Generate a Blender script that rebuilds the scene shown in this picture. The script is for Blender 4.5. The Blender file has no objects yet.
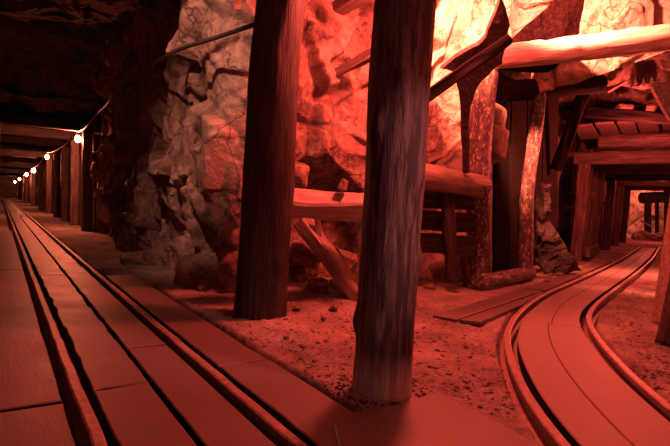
import bpy, bmesh, math, random
import numpy as np
from mathutils import Vector, Matrix

random.seed(7)
SC = bpy.context.scene
COL = SC.collection
# ------------------------------------------------------------------ camera
F = 521.0; CX, CY = 335.0, 223.0
PITCH = math.radians(1.9); ROLL = math.radians(2.5)
CAM = np.array([0, 0, 1.0])
fwd = np.array([0, math.cos(PITCH), -math.sin(PITCH)])
r0 = np.array([1.0, 0, 0]); u0 = np.array([0, math.sin(PITCH), math.cos(PITCH)])
rgt = math.cos(ROLL) * r0 + math.sin(ROLL) * u0
upv = math.cos(ROLL) * u0 - math.sin(ROLL) * r0

def ray(x, y): return fwd + rgt * (x - CX) / F + upv * (CY - y) / F
def at(x, y, Y):
    d = ray(x, y); return CAM + d * (Y / d[1])
def fl(x, y, z=0.0):
    d = ray(x, y); return CAM + d * ((z - 1.0) / d[2])

cd = bpy.data.cameras.new('camera'); cam = bpy.data.objects.new('camera', cd); COL.objects.link(cam)
cd.sensor_width = 36; cd.lens = 36 * F / 670; cd.clip_start = 0.05; cd.clip_end = 300
cam.matrix_world = Matrix(((rgt[0], upv[0], -fwd[0], 0), (rgt[1], upv[1], -fwd[1], 0), (rgt[2], upv[2], -fwd[2], 1.0), (0, 0, 0, 1)))
SC.camera = cam
vs = SC.view_settings
vs.view_transform = 'Standard'; vs.look = 'None'; vs.gamma = 1; vs.use_curve_mapping = False; vs.exposure = .9

# ------------------------------------------------------------------ noise (numpy)
_PR = np.random.RandomState(12345)
_PERM = _PR.permutation(8192); _TAB = _PR.rand(8192)
def h3(ix, iy, iz, s):
    a = _PERM[(ix + s * 131) & 8191]; a = _PERM[(a + iy + s * 17) & 8191]; a = _PERM[(a + iz + s * 71) & 8191]
    return _TAB[(a + s * 977) & 8191]

def facet(P, size, seed, ani=None, width=.10, grad=1.9):
    """piecewise planar broken-rock height field: every Voronoi cell is a tilted plane"""
    Q = P / size
    if ani is not None: Q = Q @ ani.T
    I = np.floor(Q).astype(np.int64)
    best = np.full(len(Q), 1e9); sec = np.full(len(Q), 1e9); out = np.zeros(len(Q)); out2 = np.zeros(len(Q))
    for dx in (-1, 0, 1):
        for dy in (-1, 0, 1):
            for dz in (-1, 0, 1):
                c = I + np.array([dx, dy, dz])
                h = lambda k: h3(c[:, 0], c[:, 1], c[:, 2], seed + k)
                D = np.stack([Q[:, 0] - c[:, 0] - h(0), Q[:, 1] - c[:, 1] - h(1), Q[:, 2] - c[:, 2] - h(2)], 1)
                d = (D * D).sum(1)
                g = np.stack([h(3 + j) - .5 for j in range(3)], 1) * grad
                v = h(7) - .5 + (g * D).sum(1)
                k = d < best; k2 = (d < sec) & ~k
                sec = np.where(k, best, np.where(k2, d, sec)); out2 = np.where(k, out, np.where(k2, v, out2))
                out = np.where(k, v, out); best = np.where(k, d, best)
    t = np.clip((np.sqrt(sec) - np.sqrt(best)) / width, 0, 1) * .5 + .5
    return out * t + out2 * (1 - t)

def vnoise(P, size, seed):
    Q = P / size; I = np.floor(Q).astype(np.int64); f = Q - I; f = f * f * (3 - 2 * f)
    o = np.zeros(len(Q))
    for dx in (0, 1):
        for dy in (0, 1):
            for dz in (0, 1):
                w = (f[:, 0] if dx else 1 - f[:, 0]) * (f[:, 1] if dy else 1 - f[:, 1]) * (f[:, 2] if dz else 1 - f[:, 2])
                o += w * h3(I[:, 0] + dx, I[:, 1] + dy, I[:, 2] + dz, seed)
    return o - .5

ca, sa = math.cos(.6), math.sin(.6)
ANI = np.array([[1.0, 0, 0], [0, 1.0, 0], [0, 0, .75]]) @ np.array([[ca, 0, sa], [0, 1, 0], [-sa, 0, ca]])
cb, sb = math.cos(-.7), math.sin(-.7)
ANI2 = np.array([[1.25, 0, 0], [0, .9, 0], [0, 0, .8]]) @ np.array([[cb, 0, sb], [0, 1, 0], [-sb, 0, cb]])
cc_, sc_ = math.cos(1.1), math.sin(1.1)
ANI3 = np.array([[1.2, 0, 0], [0, 1.0, 0], [0, 0, .8]]) @ np.array([[cc_, 0, sc_], [0, 1, 0], [-sc_, 0, cc_]])
def rockdisp(P, s=0, a=1.0):
    W = P + .03 * np.stack([vnoise(P, .4, 81 + s), vnoise(P, .4, 82 + s), vnoise(P, .4, 83 + s)], 1)
    return a * (.36 * facet(W, 1.05, 11 + s, ANI, .05, 1.8) + .15 * facet(W, .62, 31 + s, ANI2, .06, 1.9) + .04 * facet(W, .27, 51 + s, ANI3, .08, 1.9)
                + .014 * facet(W, .11, 61 + s, ANI2, .15) + .010 * vnoise(P, .05, 71 + s))

# ------------------------------------------------------------------ materials
def newmat(name):
    m = bpy.data.materials.new(name); m.use_nodes = True
    nt = m.node_tree; b = nt.nodes['Principled BSDF']
    return m, nt, b
def N(nt, t, **k):
    n = nt.nodes.new(t)
    for a, v in k.items():
        if a.startswith('i_'): n.inputs[a[2:].replace('_', ' ')].default_value = v
        else: setattr(n, a, v)
    return n
def ramp(nt, fac, stops):
    r = nt.nodes.new('ShaderNodeValToRGB'); e = r.color_ramp.elements
    while len(e) < len(stops): e.new(.5)
    for i, (p, c) in enumerate(stops): e[i].position = p; e[i].color = (*c, 1)
    nt.links.new(fac, r.inputs[0]); return r
def coords(nt, scale, kind='Object'):
    tc = nt.nodes.new('ShaderNodeTexCoord'); mp = nt.nodes.new('ShaderNodeMapping')
    mp.inputs['Scale'].default_value = scale
    nt.links.new(tc.outputs[kind], mp.inputs[0]); return mp.outputs[0]
def bump(nt, b, h, strength, dist, prev=None):
    bp = nt.nodes.new('ShaderNodeBump'); bp.inputs['Strength'].default_value = strength; bp.inputs['Distance'].default_value = dist
    nt.links.new(h, bp.inputs['Height'])
    if prev is not None: nt.links.new(prev, bp.inputs['Normal'])
    nt.links.new(bp.outputs[0], b.inputs['Normal']); return bp.outputs[0]

def wood_mat(name, dark, light, grain=(9, 9, .9), rough=.7, bstr=.6, speck=0.0, spec=.35, fleck=0.0, wear=0.0):
    m, nt, b = newmat(name)
    v = coords(nt, grain)
    n1 = N(nt, 'ShaderNodeTexNoise', i_Scale=3.0, i_Detail=8.0, i_Roughness=.65, i_Distortion=.6); nt.links.new(v, n1.inputs['Vector'])
    v2 = coords(nt, (1.6, 1.6, 1.1))
    n2 = N(nt, 'ShaderNodeTexNoise', i_Scale=2.0, i_Detail=5.0, i_Roughness=.6); nt.links.new(v2, n2.inputs['Vector'])
    mx = N(nt, 'ShaderNodeMath', operation='MULTIPLY_ADD'); nt.links.new(n1.outputs[0], mx.inputs[0]); mx.inputs[1].default_value = .7
    ml = N(nt, 'ShaderNodeMath', operation='MULTIPLY'); nt.links.new(n2.outputs[0], ml.inputs[0]); ml.inputs[1].default_value = .09
    nt.links.new(ml.outputs[0], mx.inputs[2])
    md = tuple((a + c) / 2 for a, c in zip(dark, light))
    r = ramp(nt, mx.outputs[0], [(.36, dark), (.55, md), (.74, light)])
    src = r.outputs[0]
    if fleck:
        v4 = coords(nt, (1, 1, .5))
        n4 = N(nt, 'ShaderNodeTexNoise', i_Scale=24.0, i_Detail=6.0, i_Roughness=.8); nt.links.new(v4, n4.inputs['Vector'])
        r4 = ramp(nt, n4.outputs[0], [(.54, (0, 0, 0)), (.60, (fleck,) * 3)])
        m4 = N(nt, 'ShaderNodeMix', data_type='RGBA'); nt.links.new(r4.outputs[0], m4.inputs[0])
        nt.links.new(src, m4.inputs[6]); m4.inputs[7].default_value = (.80, .70, .60, 1); src = m4.outputs[2]
    if wear:   # scuffed pale band at the foot
        tc = nt.nodes.new('ShaderNodeTexCoord'); sz = nt.nodes.new('ShaderNodeSeparateXYZ'); nt.links.new(tc.outputs['Object'], sz.inputs[0])
        mr = N(nt, 'ShaderNodeMapRange'); mr.inputs[1].default_value = wear; mr.inputs[2].default_value = wear - .16; nt.links.new(sz.outputs[2], mr.inputs[0])
        mw = N(nt, 'ShaderNodeMath', operation='MULTIPLY'); nt.links.new(mr.outputs[0], mw.inputs[0]); nt.links.new(n1.outputs[0], mw.inputs[1])
        m5 = N(nt, 'ShaderNodeMix', data_type='RGBA'); nt.links.new(mw.outputs[0], m5.inputs[0]); nt.links.new(src, m5.inputs[6]); m5.inputs[7].default_value = (.75, .62, .55, 1); src = m5.outputs[2]
    nt.links.new(src, b.inputs['Base Color'])
    b.inputs['Roughness'].default_value = rough; b.inputs['Specular IOR Level'].default_value = spec
    p = bump(nt, b, n1.outputs[0], bstr, .02)
    if speck:
        v3 = coords(nt, (1, 1, .55))
        n3 = N(nt, 'ShaderNodeTexNoise', i_Scale=34.0, i_Detail=5.0, i_Roughness=.75, i_Distortion=1.0); nt.links.new(v3, n3.inputs['Vector'])
        bump(nt, b, n3.outputs[0], speck, .03, p)
    return m

def rock_mat(name, dark, mid, light, rough=.75, vein=.0):
    m, nt, b = newmat(name)
    v = coords(nt, (1, 1, 1))
    n1 = N(nt, 'ShaderNodeTexNoise', i_Scale=1.7, i_Detail=10.0, i_Roughness=.68, i_Distortion=.8); nt.links.new(v, n1.inputs['Vector'])
    r = ramp(nt, n1.outputs[0], [(.34, dark), (.52, mid), (.72, light)])
    n2 = N(nt, 'ShaderNodeTexVoronoi', feature='DISTANCE_TO_EDGE', i_Scale=1.3); 
    nd = N(nt, 'ShaderNodeTexNoise', i_Scale=3.0, i_Detail=3.0); nt.links.new(v, nd.inputs['Vector'])
    mxv = N(nt, 'ShaderNodeMix', data_type='VECTOR'); mxv.inputs[0].default_value = .45
    nt.links.new(v, mxv.inputs[4]); nt.links.new(nd.outputs['Color'], mxv.inputs[5]); nt.links.new(mxv.outputs[1], n2.inputs['Vector'])
    cr = ramp(nt, n2.outputs[0], [(0.0, (.25, .25, .25)), (.018, (1, 1, 1))])
    mm = N(nt, 'ShaderNodeMix', data_type='RGBA', blend_type='MULTIPLY'); mm.inputs[0].default_value = .85
    nt.links.new(r.outputs[0], mm.inputs[6]); nt.links.new(cr.outputs[0], mm.inputs[7])
    vc = N(nt, 'ShaderNodeTexVoronoi', i_Scale=6.5); nt.links.new(mxv.outputs[1], vc.inputs['Vector'])
    sx = N(nt, 'ShaderNodeSeparateColor'); nt.links.new(vc.outputs['Color'], sx.inputs[0])
    nf = N(nt, 'ShaderNodeTexNoise', i_Scale=16.0, i_Detail=9.0, i_Roughness=.75); nt.links.new(v, nf.inputs['Vector'])
    av = N(nt, 'ShaderNodeMath', operation='MULTIPLY_ADD'); nt.links.new(sx.outputs[0], av.inputs[0]); av.inputs[1].default_value = .3; nt.links.new(nf.outputs[0], av.inputs[2])
    vr = ramp(nt, av.outputs[0], [(.40, (.36, .34, .33)), (.60, (.88, .85, .83)), (.86, (1.15, 1.1, 1.06))])
    m2 = N(nt, 'ShaderNodeMix', data_type='RGBA', blend_type='MULTIPLY'); m2.inputs[0].default_value = 1.0
    nt.links.new(mm.outputs[2], m2.inputs[6]); nt.links.new(vr.outputs[0], m2.inputs[7])
    nt.links.new(m2.outputs[2], b.inputs['Base Color'])
    b.inputs['Roughness'].default_value = rough; b.inputs['Specular IOR Level'].default_value = .3
    n3 = N(nt, 'ShaderNodeTexNoise', i_Scale=14.0, i_Detail=8.0, i_Roughness=.7); nt.links.new(v, n3.inputs['Vector'])
    p = bump(nt, b, n3.outputs[0], .9, .05)
    bump(nt, b, cr.outputs[0], .5, .02, p)
    return m

def floor_mat(name, dark, light, sc=38.0, rough=.85):
    m, nt, b = newmat(name)
    v = coords(nt, (1, 1, 1))
    n1 = N(nt, 'ShaderNodeTexNoise', i_Scale=sc, i_Detail=9.0, i_Roughness=.75); nt.links.new(v, n1.inputs['Vector'])
    n2 = N(nt, 'ShaderNodeTexNoise', i_Scale=1.6, i_Detail=5.0, i_Roughness=.6); nt.links.new(v, n2.inputs['Vector'])
    ad = N(nt, 'ShaderNodeMath', operation='ADD'); nt.links.new(n1.outputs[0], ad.inputs[0]); nt.links.new(n2.outputs[0], ad.inputs[1])
    hv = N(nt, 'ShaderNodeMath', operation='MULTIPLY'); nt.links.new(ad.outputs[0], hv.inputs[0]); hv.inputs[1].default_value = .5
    r = ramp(nt, hv.outputs[0], [(.38, dark), (.62, light)])
    nt.links.new(r.outputs[0], b.inputs['Base Color']); b.inputs['Roughness'].default_value = rough; b.inputs['Specular IOR Level'].default_value = .25
    bump(nt, b, n1.outputs[0], .9, .025)
    return m

def plank_mat(name, dark, light, rough=.55, spec=.4, stretch=(4.0, .5, 1)):
    m, nt, b = newmat(name)
    v = coords(nt, stretch)
    n1 = N(nt, 'ShaderNodeTexNoise', i_Scale=7.0, i_Detail=7.0, i_Roughness=.6, i_Distortion=.3); nt.links.new(v, n1.inputs['Vector'])
    v2 = coords(nt, (1, 1, 1))
    n2 = N(nt, 'ShaderNodeTexNoise', i_Scale=2.6, i_Detail=7.0, i_Roughness=.66); nt.links.new(v2, n2.inputs['Vector'])
    ad = N(nt, 'ShaderNodeMath', operation='MULTIPLY_ADD'); nt.links.new(n1.outputs[0], ad.inputs[0]); ad.inputs[1].default_value = .35
    ml = N(nt, 'ShaderNodeMath', operation='MULTIPLY'); nt.links.new(n2.outputs[0], ml.inputs[0]); ml.inputs[1].default_value = .095
    nt.links.new(ml.outputs[0], ad.inputs[2])
    r = ramp(nt, ad.outputs[0], [(.34, dark), (.62, light)])
    nt.links.new(r.outputs[0], b.inputs['Base Color'])
    rr = N(nt, 'ShaderNodeMapRange'); rr.inputs[3].default_value = rough - .12; rr.inputs[4].default_value = rough + .2
    nt.links.new(n2.outputs[0], rr.inputs[0]); nt.links.new(rr.outputs[0], b.inputs['Roughness'])
    b.inputs['Specular IOR Level'].default_value = spec
    n3 = N(nt, 'ShaderNodeTexNoise', i_Scale=55.0, i_Detail=4.0); nt.links.new(v2, n3.inputs['Vector'])
    p = bump(nt, b, ad.outputs[0], .35, .015)
    bump(nt, b, n3.outputs[0], .2, .006, p)
    return m

def flat_mat(name, col, rough=.6, metal=0.0, emit=None, estr=0.0):
    m, nt, b = newmat(name)
    n1 = N(nt, 'ShaderNodeTexNoise', i_Scale=22.0, i_Detail=6.0)
    v = coords(nt, (1, 1, 1)); nt.links.new(v, n1.inputs['Vector'])
    r = ramp(nt, n1.outputs[0], [(.3, tuple(c * .6 for c in col)), (.7, tuple(min(1, c * 1.25) for c in col))])
    nt.links.new(r.outputs[0], b.inputs['Base Color'])
    b.inputs['Roughness'].default_value = rough; b.inputs['Metallic'].default_value = metal
    if emit:
        b.inputs['Emission Color'].default_value = (*emit, 1); b.inputs['Emission Strength'].default_value = estr
    else:
        bump(nt, b, n1.outputs[0], .4, .006)
    return m

M = {}
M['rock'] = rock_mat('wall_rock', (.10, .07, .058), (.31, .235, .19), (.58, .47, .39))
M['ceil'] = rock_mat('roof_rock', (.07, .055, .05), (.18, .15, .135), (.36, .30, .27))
M['dceil'] = rock_mat('dark_roof_rock', (.03, .025, .022), (.07, .055, .05), (.12, .10, .09))  # much darker copy of roof_rock
M['dirt'] = floor_mat('gravelly_dirt', (.10, .085, .075), (.46, .40, .36))
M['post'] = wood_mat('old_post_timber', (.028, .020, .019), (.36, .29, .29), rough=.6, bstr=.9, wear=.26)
M['post_dark'] = wood_mat('shaded_post_timber', (.016, .012, .010), (.10, .08, .07), rough=.6, bstr=.9)  # darker copy of the post wood, left post's shade put into colour
M['bark'] = wood_mat('damp_barked_log', (.05, .035, .03), (.36, .28, .24), grain=(7, 7, 2.0), rough=.42, bstr=.9, speck=.9, spec=.6, fleck=.65)
M['log'] = wood_mat('peeled_log', (.20, .15, .12), (.62, .52, .44), rough=.6, bstr=.5)
M['pale'] = wood_mat('bleached_log', (.28, .22, .18), (.86, .78, .68), rough=.6, bstr=.5)
M['dark'] = wood_mat('dark_timber', (.018, .014, .013), (.13, .10, .09), rough=.7, bstr=.7)  # dark wood tone; on caps and broken slab it stands in for shade
M['shade_black'] = wood_mat('shade_black_timber', (.007, .005, .0045), (.032, .024, .021), rough=.85, bstr=.6, spec=.12)  # near-black wood: shade put into the colour of timbers and plank sides
M['frame'] = wood_mat('tunnel_timber', (.07, .05, .045), (.36, .28, .24), rough=.6, bstr=.6)
M['plank'] = plank_mat('dusty_plank', (.13, .105, .095), (.50, .44, .40), rough=.46, spec=.5)
M['sheet'] = plank_mat('dusty_sheet', (.23, .195, .175), (.48, .42, .385), stretch=(.9, .8, 1))
M['rail'] = flat_mat('rusty_rail_steel', (.30, .22, .19), .5, .15)
M['iron'] = flat_mat('black_iron', (.05, .045, .04), .45, .6)
M['cable'] = flat_mat('black_cable', (.035, .03, .03), .4)
M['socket'] = flat_mat('bakelite', (.05, .04, .035), .5)
M['bulb'] = flat_mat('glowing_glass', (.9, .8, .7), .3, 0, (1.0, .42, .22), 26.0)
M['pipe'] = flat_mat('rusty_pipe', (.30, .20, .16), .45, .5)

# ------------------------------------------------------------------ object helpers
def mesh(name, V, Fc, mat, parent=None, smooth=False, M4=None):
    me = bpy.data.meshes.new(name)
    me.from_pydata([tuple(map(float, v)) for v in V], [], [tuple(map(int, f)) for f in Fc])
    me.validate(); me.update()
    if smooth: me.polygons.foreach_set('use_smooth', [True] * len(me.polygons))
    me.materials.append(mat)
    o = bpy.data.objects.new(name, me); COL.objects.link(o)
    if M4 is not None: o.matrix_world = M4
    if parent is not None: o.parent = parent
    return o
def tag(o, label=None, cat=None, group=None, kind=None):
    if label: o['label'] = label
    if cat: o['category'] = cat
    if group: o['group'] = group
    if kind: o['kind'] = kind
    return o
def empty(name, loc, label, cat, group=None):
    o = bpy.data.objects.new(name, None); COL.objects.link(o); o.location = tuple(map(float, loc)); o.empty_display_size = .1
    return tag(o, label, cat, group)

def frame_z(p0, p1, side=None, lump=0.0):
    z = Vector(p1) - Vector(p0); L = z.length; z.normalize()
    s = Vector(side) if side is not None else (Vector((0, 0, 1)) if abs(z.z) < .9 else Vector((0, -1, 0)))
    y = s - z * s.dot(z); y.normalize(); x = y.cross(z)
    m = Matrix(((x.x, y.x, z.x, p0[0]), (x.y, y.y, z.y, p0[1]), (x.z, y.z, z.z, p0[2]), (0, 0, 0, 1)))
    return m, L

def parented(o, parent):
    if parent is not None:
        mw = o.matrix_world.copy()
        o.parent = parent
        o.matrix_basis = Matrix.Translation(-parent.location) @ mw if not parent.rotation_euler[2] else o.matrix_basis
    return o

def log(name, p0, p1, ra, rb, mat, seed=0, rough=.05, bend=.0, knots=4, parent=None, seg=36, flare=0.0, ragged=0.0, step=.045):
    """round timber in its own frame (z along the log)"""
    m, L = frame_z(p0, p1)
    n = max(6, int(L / step)); rng = random.Random(seed)
    T = np.linspace(0, 1, n + 1); A = np.arange(seg) / seg * 2 * math.pi
    tt, aa = np.meshgrid(T, A, indexing='ij')
    R = ra + (rb - ra) * tt
    P = np.stack([np.cos(aa) * .3, np.sin(aa) * .3, tt * L * .35], -1).reshape(-1, 3) + seed * 3.7
    nz = vnoise(P, .16, seed) * 1.4 + vnoise(P, .05, seed + 5) * .6
    R = R * (1 + rough * 2 * nz.reshape(R.shape))
    for k in range(knots):
        kt, ka = rng.uniform(.08, .92), rng.uniform(0, 2 * math.pi)
        dz = (tt - kt) * L / .07; da = np.angle(np.exp(1j * (aa - ka))) * ra / .06
        R = R + .10 * ra * np.exp(-(dz * dz + da * da)) * rng.choice([1, 1.3, -.8])
    if flare: R = R * (1 + flare * np.exp(-tt * L / .14))
    bx = bend * np.sin(math.pi * tt) + bend * .4 * np.sin(2.7 * math.pi * tt + seed)
    by = bend * .6 * np.sin(1.8 * math.pi * tt + seed * 2)
    Z = tt * L
    if ragged:
        e = vnoise(np.stack([np.cos(aa) * 1.3, np.sin(aa) * 1.3, aa * 0 + seed], -1).reshape(-1, 3), .35, seed + 9).reshape(aa.shape)
        Z = Z + ragged * e * np.clip((tt - .8) / .2, 0, 1) * 2
    V = np.stack([np.cos(aa) * R + bx, np.sin(aa) * R + by, Z], -1).reshape(-1, 3)
    Fc = []
    for i in range(n):
        for j in range(seg):
            k = (j + 1) % seg
            Fc.append((i * seg + j, i * seg + k, (i + 1) * seg + k, (i + 1) * seg + j))
    V = list(V)
    c0 = len(V); V.append(np.array([bx[0, 0], by[0, 0], -.01])); c1 = len(V); V.append(np.array([bx[-1, 0], by[-1, 0], L + .008]))
    for j in range(seg):
        k = (j + 1) % seg
        Fc.append((c0, k, j)); Fc.append((c1, n * seg + j, n * seg + k))
    o = mesh(name, V, Fc, mat, None, True, m)
    return parented(o, parent)

def squared(name, p0, p1, w, h, mat, seed=0, side=None, rough=.012, parent=None, taper=1.0, wane=.12, bend=0.0):
    """hewn square timber: rounded-square section with adzed noise, z along the length, h along `side`"""
    m, L = frame_z(p0, p1, side)
    seg = 28; n = max(4, int(L / .07))
    T = np.linspace(0, 1, n + 1); A = np.arange(seg) / seg * 2 * math.pi
    tt, aa = np.meshgrid(T, A, indexing='ij')
    c, s = np.cos(aa), np.sin(aa)
    q = (np.abs(c) ** (2 / wane) + np.abs(s) ** (2 / wane)) ** (-wane / 2) if wane > 0 else 1 / np.maximum(np.abs(c), np.abs(s))
    X = c * q * w / 2; Yy = s * q * h / 2
    k = 1 + (taper - 1) * tt
    P = np.stack([X * 2, Yy * 2, tt * L * .5], -1).reshape(-1, 3) + seed * 5.3
    nx = vnoise(P, .13, seed + 1).reshape(tt.shape) * rough * 2; ny = vnoise(P, .13, seed + 2).reshape(tt.shape) * rough * 2
    bb = bend * np.sin(math.pi * tt)
    V = np.stack([X * k + nx, Yy * k + ny + bb, tt * L + vnoise(P, .08, seed + 3).reshape(tt.shape) * .03 * ((tt < .01) | (tt > .99))], -1).reshape(-1, 3)
    Fc = []
    for i in range(n):
        for j in range(seg):
            kk = (j + 1) % seg
            Fc.append((i * seg + j, i * seg + kk, (i + 1) * seg + kk, (i + 1) * seg + j))
    Fc.append(tuple(range(seg - 1, -1, -1))); Fc.append(tuple(range(n * seg, n * seg + seg)))
    o = mesh(name, V, Fc, mat, None, False, m)
    return parented(o, parent)

def slab(name, pts, thick, mat, seed=0, parent=None, edge=.012, ztop=None, sub=.05, side=None, lump=0.0):
    """board cut to an outline (3-D points of one face, in order), given thickness behind that face"""
    P = [Vector(p) for p in pts]
    # densify outline with ragged edge
    c = sum(P, Vector()) / len(P)
    nrm = Vector((0, 0, 0))
    for i in range(len(P)):
        a, b = P[i] - c, P[(i + 1) % len(P)] - c; nrm += a.cross(b)
    nrm.normalize()
    rng = random.Random(seed); out = []
    for i in range(len(P)):
        a, b = P[i], P[(i + 1) % len(P)]; L = (b - a).length; k = max(1, int(L / sub))
        inw = nrm.cross((b - a).normalized())
        for j in range(k):
            t = j / k; d = 0 if j == 0 else max(0.0, vnoise(np.array([[a.x + (b.x - a.x) * t, a.y + (b.y - a.y) * t, seed * 1.7 + i]]), .22, seed)[0] + .1) * 2 * edge + rng.random() * edge * .15
            out.append(a.lerp(b, t) + inw * d)
    # local frame: y along the longest side
    li = max(range(len(P)), key=lambda i: (P[(i + 1) % len(P)] - P[i]).length)
    y = (P[(li + 1) % len(P)] - P[li]).normalized(); x = y.cross(nrm)
    m = Matrix(((x.x, y.x, nrm.x, c.x), (x.y, y.y, nrm.y, c.y), (x.z, y.z, nrm.z, c.z), (0, 0, 0, 1)))
    mi = m.inverted(); loc = [mi @ p for p in out]; n = len(loc)
    bm = bmesh.new()
    vt = [bm.verts.new((p.x, p.y, 0)) for p in loc]
    f = bm.faces.new(vt)
    r = bmesh.ops.extrude_face_region(bm, geom=[f])
    for v in r['geom']:
        if isinstance(v, bmesh.types.BMVert): v.co.z -= thick
    bmesh.ops.recalc_face_normals(bm, faces=bm.faces)
    edges = [e for e in bm.edges if abs(e.verts[0].co.z) < 1e-6 and abs(e.verts[1].co.z) < 1e-6]
    bmesh.ops.bevel(bm, geom=edges, offset=min(.006, thick * .2), segments=1, affect='EDGES', clamp_overlap=True)
    if lump:
        bmesh.ops.triangulate(bm, faces=bm.faces)
        for _ in range(2): bmesh.ops.subdivide_edges(bm, edges=[e for e in bm.edges if e.calc_length() > .08], cuts=1, use_grid_fill=True)
        bmesh.ops.triangulate(bm, faces=bm.faces)
        C = np.array([v.co[:] for v in bm.verts]) + seed * 3.1
        dz = vnoise(C, .28, seed) * 2 + facet(C, .2, seed + 3) * .8; dx = vnoise(C, .15, seed + 1); dy = vnoise(C, .15, seed + 2)
        for v, a_, b_, c_ in zip(bm.verts, dx, dy, dz): v.co += Vector((a_, b_, c_)) * lump
    me = bpy.data.meshes.new(name); bm.to_mesh(me); bm.free(); me.materials.append(mat)
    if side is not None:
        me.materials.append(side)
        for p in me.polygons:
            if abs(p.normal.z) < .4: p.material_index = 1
    o = bpy.data.objects.new(name, me); COL.objects.link(o); o.matrix_world = m
    return parented(o, parent)

def tube(name, pts, r, mat, parent=None, seg=8, smooth=True):
    P = [Vector(p) for p in pts]; V = []; Fc = []; c = P[0].copy()
    for i, p in enumerate(P):
        t = (P[min(i + 1, len(P) - 1)] - P[max(i - 1, 0)]).normalized()
        s = Vector((0, 0, 1)) if abs(t.z) < .9 else Vector((1, 0, 0))
        a = t.cross(s).normalized(); b = a.cross(t)
        for j in range(seg):
            g = 2 * math.pi * j / seg; V.append(p - c + a * math.cos(g) * r + b * math.sin(g) * r)
    for i in range(len(P) - 1):
        for j in range(seg):
            k = (j + 1) % seg; Fc.append((i * seg + j, i * seg + k, (i + 1) * seg + k, (i + 1) * seg + j))
    Fc.append(tuple(range(seg - 1, -1, -1))); n = len(P) - 1; Fc.append(tuple(range(n * seg, n * seg + seg)))
    o = mesh(name, V, Fc, mat, None, smooth, Matrix.Translation(c))
    return parented(o, parent)

def boulder(name, c, size, mat, seed, n=16):
    rng = random.Random(seed); bm = bmesh.new()
    for i in range(n):
        v = Vector((rng.gauss(0, 1), rng.gauss(0, 1), rng.gauss(0, 1))).normalized() * rng.uniform(.82, 1.0)
        bm.verts.new((v.x * size[0], v.y * size[1], v.z * size[2]))
    r = bmesh.ops.convex_hull(bm, input=bm.verts)
    bmesh.ops.delete(bm, geom=[g for g in r['geom_interior'] if isinstance(g, bmesh.types.BMVert)], context='VERTS')
    bmesh.ops.bevel(bm, geom=list(bm.edges), offset=min(size) * .07, segments=1, affect='EDGES')
    bmesh.ops.triangulate(bm, faces=bm.faces)
    bmesh.ops.subdivide_edges(bm, edges=[e for e in bm.edges if e.calc_length() > min(size) * .4], cuts=1, use_grid_fill=True)
    for v in bm.verts:
        k = vnoise(np.array([[v.co.x, v.co.y, v.co.z]]) + seed, min(size) * .5, seed)[0]
        v.co *= 1 + .10 * k
    me = bpy.data.meshes.new(name); bm.to_mesh(me); bm.free(); me.materials.append(mat)
    o = bpy.data.objects.new(name, me); COL.objects.link(o); o.location = tuple(map(float, c)); o.rotation_euler = (0, 0, rng.uniform(0, 6.3))
    return o

# ------------------------------------------------------------------ plan of the place
def lrail(Y): return -.49 - .645 * (Y - 2.69)          # inner (right) rail of the left track
TD = np.array([-.542, .840]); TN = np.array([.840, .542])   # left tunnel: along, to the right
RP0 = np.array([lrail(2.69), 2.69])
def LT(s, t, z=0.0):                                      # s along left tunnel, t right of its right rail
    p = RP0 + TD * s + TN * t; return np.array([p[0], p[1], z])
def lt_of(X, Y):
    d = np.stack([X - RP0[0], Y - RP0[1]], -1); return d @ TD, d @ TN

def smooth_path(pts, n, closed=False):
    P = np.array(pts, float); out = []
    for i in range(len(P) - 1):
        p0 = P[max(i - 1, 0)]; p1 = P[i]; p2 = P[i + 1]; p3 = P[min(i + 2, len(P) - 1)]
        for j in range(n):
            t = j / n
            out.append(.5 * ((2 * p1) + (-p0 + p2) * t + (2 * p0 - 5 * p1 + 4 * p2 - p3) * t * t + (-p0 + 3 * p1 - 3 * p2 + p3) * t ** 3))
    out.append(P[-1]); return np.array(out)
def resample(P, step):
    d = np.r_[0, np.cumsum(np.linalg.norm(np.diff(P, axis=0), axis=1))]
    n = max(2, int(d[-1] / step)); s = np.linspace(0, d[-1], n + 1)
    return np.stack([np.interp(s, d, P[:, k]) for k in range(P.shape[1])], 1)

RL = [(590, 480), (558, 443), (536, 416), (517, 380), (507, 351), (506.5, 334), (514, 319.6), (529, 305), (548, 293.5), (573, 283), (597, 272), (616, 262.5), (632, 253), (640, 247.5)]
RR = [(720, 452), (667, 409), (645, 392), (621, 368), (602, 346), (590, 329), (587.5, 320), (592, 310), (605, 298), (621, 286), (640, 271), (652.5, 259), (657, 252), (660, 247)]
railL = resample(smooth_path([fl(*p)[:2] for p in RL], 10), .12)
railR = resample(smooth_path([fl(*p)[:2] for p in RR], 10), .12)
for _ in range(14):
    railL[1:-1] = (railL[:-2] + 2 * railL[1:-1] + railL[2:]) / 4
    railR[1:-1] = (railR[:-2] + 2 * railR[1:-1] + railR[2:]) / 4

def nearest(P, Q): return np.array([Q[np.linalg.norm(Q - p, axis=1).argmin()] for p in P])
def dist_poly(X, Y, P):
    d = np.full(X.shape, 1e9)
    for a, b in zip(P[:-1], P[1:]):
        v = b - a; L = v @ v
        t = np.clip(((X - a[0]) * v[0] + (Y - a[1]) * v[1]) / L, 0, 1)
        d = np.minimum(d, np.hypot(X - a[0] - t * v[0], Y - a[1] - t * v[1]))
    return d

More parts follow.
